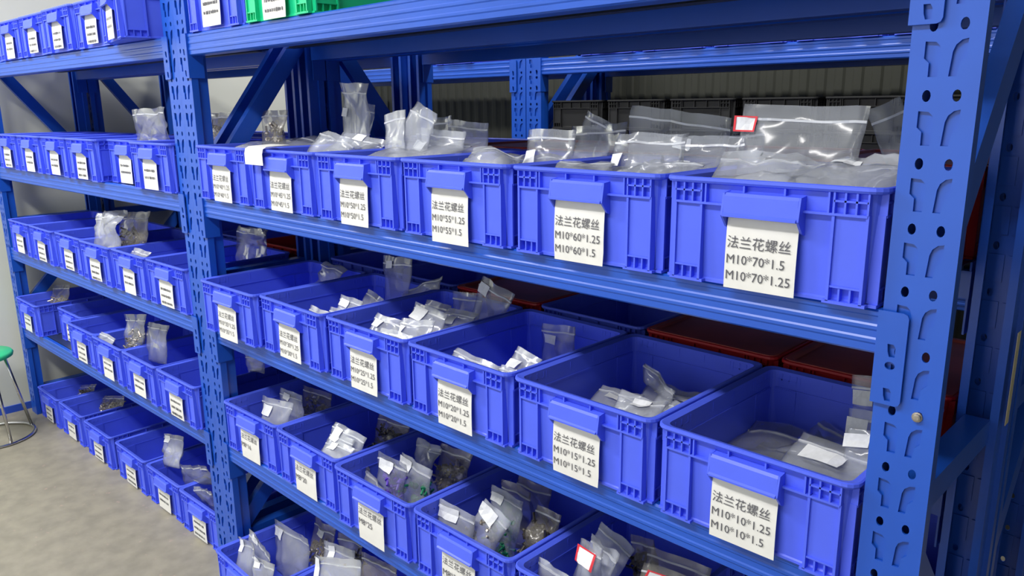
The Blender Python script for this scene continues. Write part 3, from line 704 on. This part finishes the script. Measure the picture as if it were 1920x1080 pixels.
# floor crates of the nearer rack
pb(440, 1007, -.045, 472, 1018, -.045, .16, 8, 'leftmost bag in the front floor crate, tag at its top left', tagat=(.24, .86), fill=.014, group=gD, film=Mk, tagsize=(.026, .034))
pb(468, 991, -.005, 508, 1041, -.02, .16, 8, 'slanting bag with tag on its band in the front floor crate', tagat=(.26, .90), fill=.012, group=gD, film=Mk)
pb(476, 1034, -.055, 515, 1058, -.055, .13, 8, 'low bag with tag at the front of the front floor crate', tagat=(.30, .86), fill=.014, group=gD, film=Mk, tagsize=(.028, .030))
pb(518, 972, .11, 582, 1010, .11, .17, 8, 'broad bag with two tags at the back of the front floor crate', tagat=(.16, .80), fill=.018, group=gD, film=Mk, tagsize=(.056, .030))
pb(588, 968, .19, 628, 990, .19, .18, 10, 'bag of brown bolts with tag in the second floor crate', tagat=(.50, .82), fill=.024, group=gD, film=Fw, screws=(60, .013, STEEL))
pb(588, 1042, .02, 672, 1053, .02, .14, 8, 'wide milky bag with tag in the second floor crate', tagat=(.10, .80), fill=.020, group=gD, film=Mk, tagsize=(.036, .050))
pb(604, 1014, .09, 662, 1034, .09, .16, 8, 'milky bag with small tag behind the wide one in the second floor crate', tagat=(.30, .86), fill=.018, group=gD, film=Mk, tagsize=(.026, .034))
pb(636, 998, .18, 680, 1014, .18, .14, 8, 'bag of dark bolts under the beam in the second floor crate', fill=.024, group=gD, film=Fw, screws=(60, .013, DARKSTEEL))
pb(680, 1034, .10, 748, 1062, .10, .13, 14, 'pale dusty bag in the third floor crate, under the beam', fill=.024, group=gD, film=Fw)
# left rack
gL = 'bags in the left rack crates'
pb(254, 206, .12, 314, 200, .12, .15, 6, 'shiny bag standing over the second shelf crates of the left rack, beside the middle posts', fill=.020, group=gL, crumple=.007)
pb(189, 398, .05, 232, 394, .05, .20, 16, 'crumpled milky bag in the third shelf of the left rack', fill=.018, group=gL, film=Mk, crumple=.010)
pb(230, 398, .12, 282, 396, .12, .20, 14, 'dark bag of bolts right of the crumpled one, third shelf of the left rack', fill=.026, group=gL, film=Fw, screws=(80, .012, DARKSTEEL))
pb(250, 462, .04, 280, 471, .04, .12, 40, 'small bag over the fifth crate, third shelf of the left rack', fill=.012, group=gL, film=Mk)
pb(96, 534, .09, 128, 533, .09, .14, 12, 'dim brownish bag at the back of the first crate, lowest shelf of the left rack', fill=.020, group=gL, film=Fw, screws=(40, .012, STEEL))
pb(48, 564, -.035, 64, 572, -.035, .05, 44, 'little pale bag on the first crate, lowest shelf of the left rack', fill=.008, group=gL, film=Mk)
pb(192, 622, .0, 220, 636, .0, .08, 44, 'pale bag lying over the fourth crate, lowest shelf of the left rack', fill=.012, group=gL, film=Mk)
pb(238, 588, .07, 274, 590, .07, .19, 10, 'bag of bright bolts standing in the fourth crate, lowest shelf of the left rack', fill=.022, group=gL, screws=(90, .012, STEEL))
pb(276, 604, .07, 314, 610, .07, .14, 10, 'clear bag right of the bright bolts, lowest shelf of the left rack', fill=.016, group=gL)
pb(148, 722, .14, 180, 720, .14, .09, 16, 'bag of dark bolts in the first floor crate of the left rack', fill=.022, group=gL, film=Fw, screws=(60, .013, DARKSTEEL))
pb(190, 742, .16, 232, 742, .16, .10, 16, 'bag of glittering bolts in the second floor crate of the left rack', fill=.028, group=gL, film=Fw, screws=(90, .013, STEEL))
pb(308, 812, .11, 345, 818, .11, .12, 18, 'clear bag with white tag in the fourth floor crate of the left rack', tagat=(.25, .84), fill=.016, group=gL, film=Mk, tagsize=(.040, .026))
pb(340, 868, .085, 398, 872, .085, .10, 0, 'shiny rounded bag in the fifth floor crate of the left rack', fill=.022, group=gL, crumple=.008)
pb(371, 908, .05, 404, 916, .05, .09, -10, 'clear bag in the sixth floor crate of the left rack', fill=.020, group=gL, crumple=.008)
# back-to-back rack, seen past the middle posts
gR = 'bags seen past the middle posts'
pb(392, 212, .25, 436, 210, .25, .12, 4, 'brownish bag behind the middle posts, left of the wide brace', fill=.030, group=gR, film=Fw, screws=(50, .013, STEEL))
pb(490, 208, .21, 533, 206, .21, .13, 4, 'dim bag in the leftmost second shelf crate, right of the wide brace', fill=.026, group=gR, film=Fw, screws=(30, .013, STEEL))
pb(442, 424, .25, 492, 430, .25, .15, 6, 'clear bag in the blue crate behind the middle posts, under the second shelf beam', fill=.024, group=gR, crumple=.008)
pb(462, 664, .20, 496, 668, .20, .08, 8, 'small pale bag behind the middle posts just under the third shelf beam', fill=.016, group=gR, film=Mk)
pb(455, 886, .20, 494, 889, .20, .13, 8, 'pale bag right of the middle posts, low down behind them', fill=.024, group=gR, film=Mk)

# silver bolt head on the face of the nearer rack's right upright
mb = MB(); c = at(1720, 782, 0); mb.lathe([(.0062, 0), (.0062, .0015), (.0048, .0022), (.0048, .0050), (.0030, .0058)], n=12)
o = mb.build('bolt', STEEL, rack); o.location = (c.x, -.0002, c.z); o.rotation_euler = (R(90), 0, 0); o['label'] = 'silver bolt head'

# loose white slip over the rim of the second crate, and the slip under the green crate
mb = MB(); c = Vector((cx(1)-.105, YC-CD_/2-.003, ZT[2]+CH+.004)); w2, n = .088, 7; prof = [(.075, .004), (.035, .003), (.008, .002), (-.004, -.003), (-.009, -.014), (-.011, -.028), (-.013, -.040)]
vs = [c+Vector((s_*w2/2+.004*i, y, z)) for i, (y, z) in enumerate(prof) for s_ in (-1, 1)]+[c+Vector((s_*w2/2+.004*i, y+.0003, z+.0008)) for i, (y, z) in enumerate(prof) for s_ in (-1, 1)]
mb.add(vs, [(2*i, 2*i+1, 2*i+3, 2*i+2) for i in range(n-1)]+[(2*n+2*i, 2*n+2*i+2, 2*n+2*i+3, 2*n+2*i+1) for i in range(n-1)])
o = mb.build('paper_slip', CARD); tag(o, 'loose white paper slip folded over the front rim of the M10*45 crate', 'paper')
# long yellowed label strip on the rear upright of the nearer rack
mb = MB(); p0 = Vector((L+.0005, .395, 0))
mb.box(L+.0003, L+.0011, .372, .392, .965, 1.115); o = mb.build('label_strip', LABELSTRIP); tag(o, 'narrow yellowed label strip stuck on the rear upright at the right edge', 'label')

# ------------------------------------------------------------------ soft bags settle: they stay between the walls and above the floor of the crate that holds them
bpy.context.view_layer.update()
holders = [o for o in bpy.data.objects if o.get('category') == 'crate']
for b_ in bags:
    film = [o for o in children(b_) if o.name.startswith('film')][0]
    cen = film.matrix_world @ (sum((v.co for v in film.data.vertices), Vector())/len(film.data.vertices))
    best = None
    for h_ in holders:
        q = h_.matrix_world.inverted() @ cen
        if -.03 < q.z < .30:
            miss = max(0, abs(q.x)-.14)+max(0, abs(q.y)-.175)+max(0, q.z-.19)*.5
            if best is None or miss < best[0]: best = (miss, h_)
    if best is None or best[0] > .12: print('LOOSE', b_.name, cen[:], b_['label']); continue
    h_ = best[1]; roof = 9
    for z in ZB:
        if z > h_.matrix_world.translation.z+.05: roof = z-.004; break
    front = CW/2-.0150; deep = CD_/2-.0150
    for o in children(b_)+[k for c in children(b_) for k in children(c)]:
        m1 = h_.matrix_world.inverted() @ o.matrix_world; m2 = m1.inverted()
        me = o.data
        for v in me.vertices:
            q = m1 @ v.co; moved = False
            lim = .0125 if q.z > CH+.002 else 0
            if q.z < CH+.004:
                t = .006*(1-max(0, q.z)/CH)
                x = max(-front+t, min(front-t, q.x)); y = max(-deep+t, min(deep-t, q.y)); z = max(.0075, q.z)
                if (x, y, z) != (q.x, q.y, q.z): q = Vector((x, y, z)); moved = True
            wz = h_.matrix_world.translation.z+q.z
            if wz > roof and q.y > -CD_/2+.010: q.z = roof-h_.matrix_world.translation.z; moved = True
            if moved: v.co = m2 @ q
        me.update()
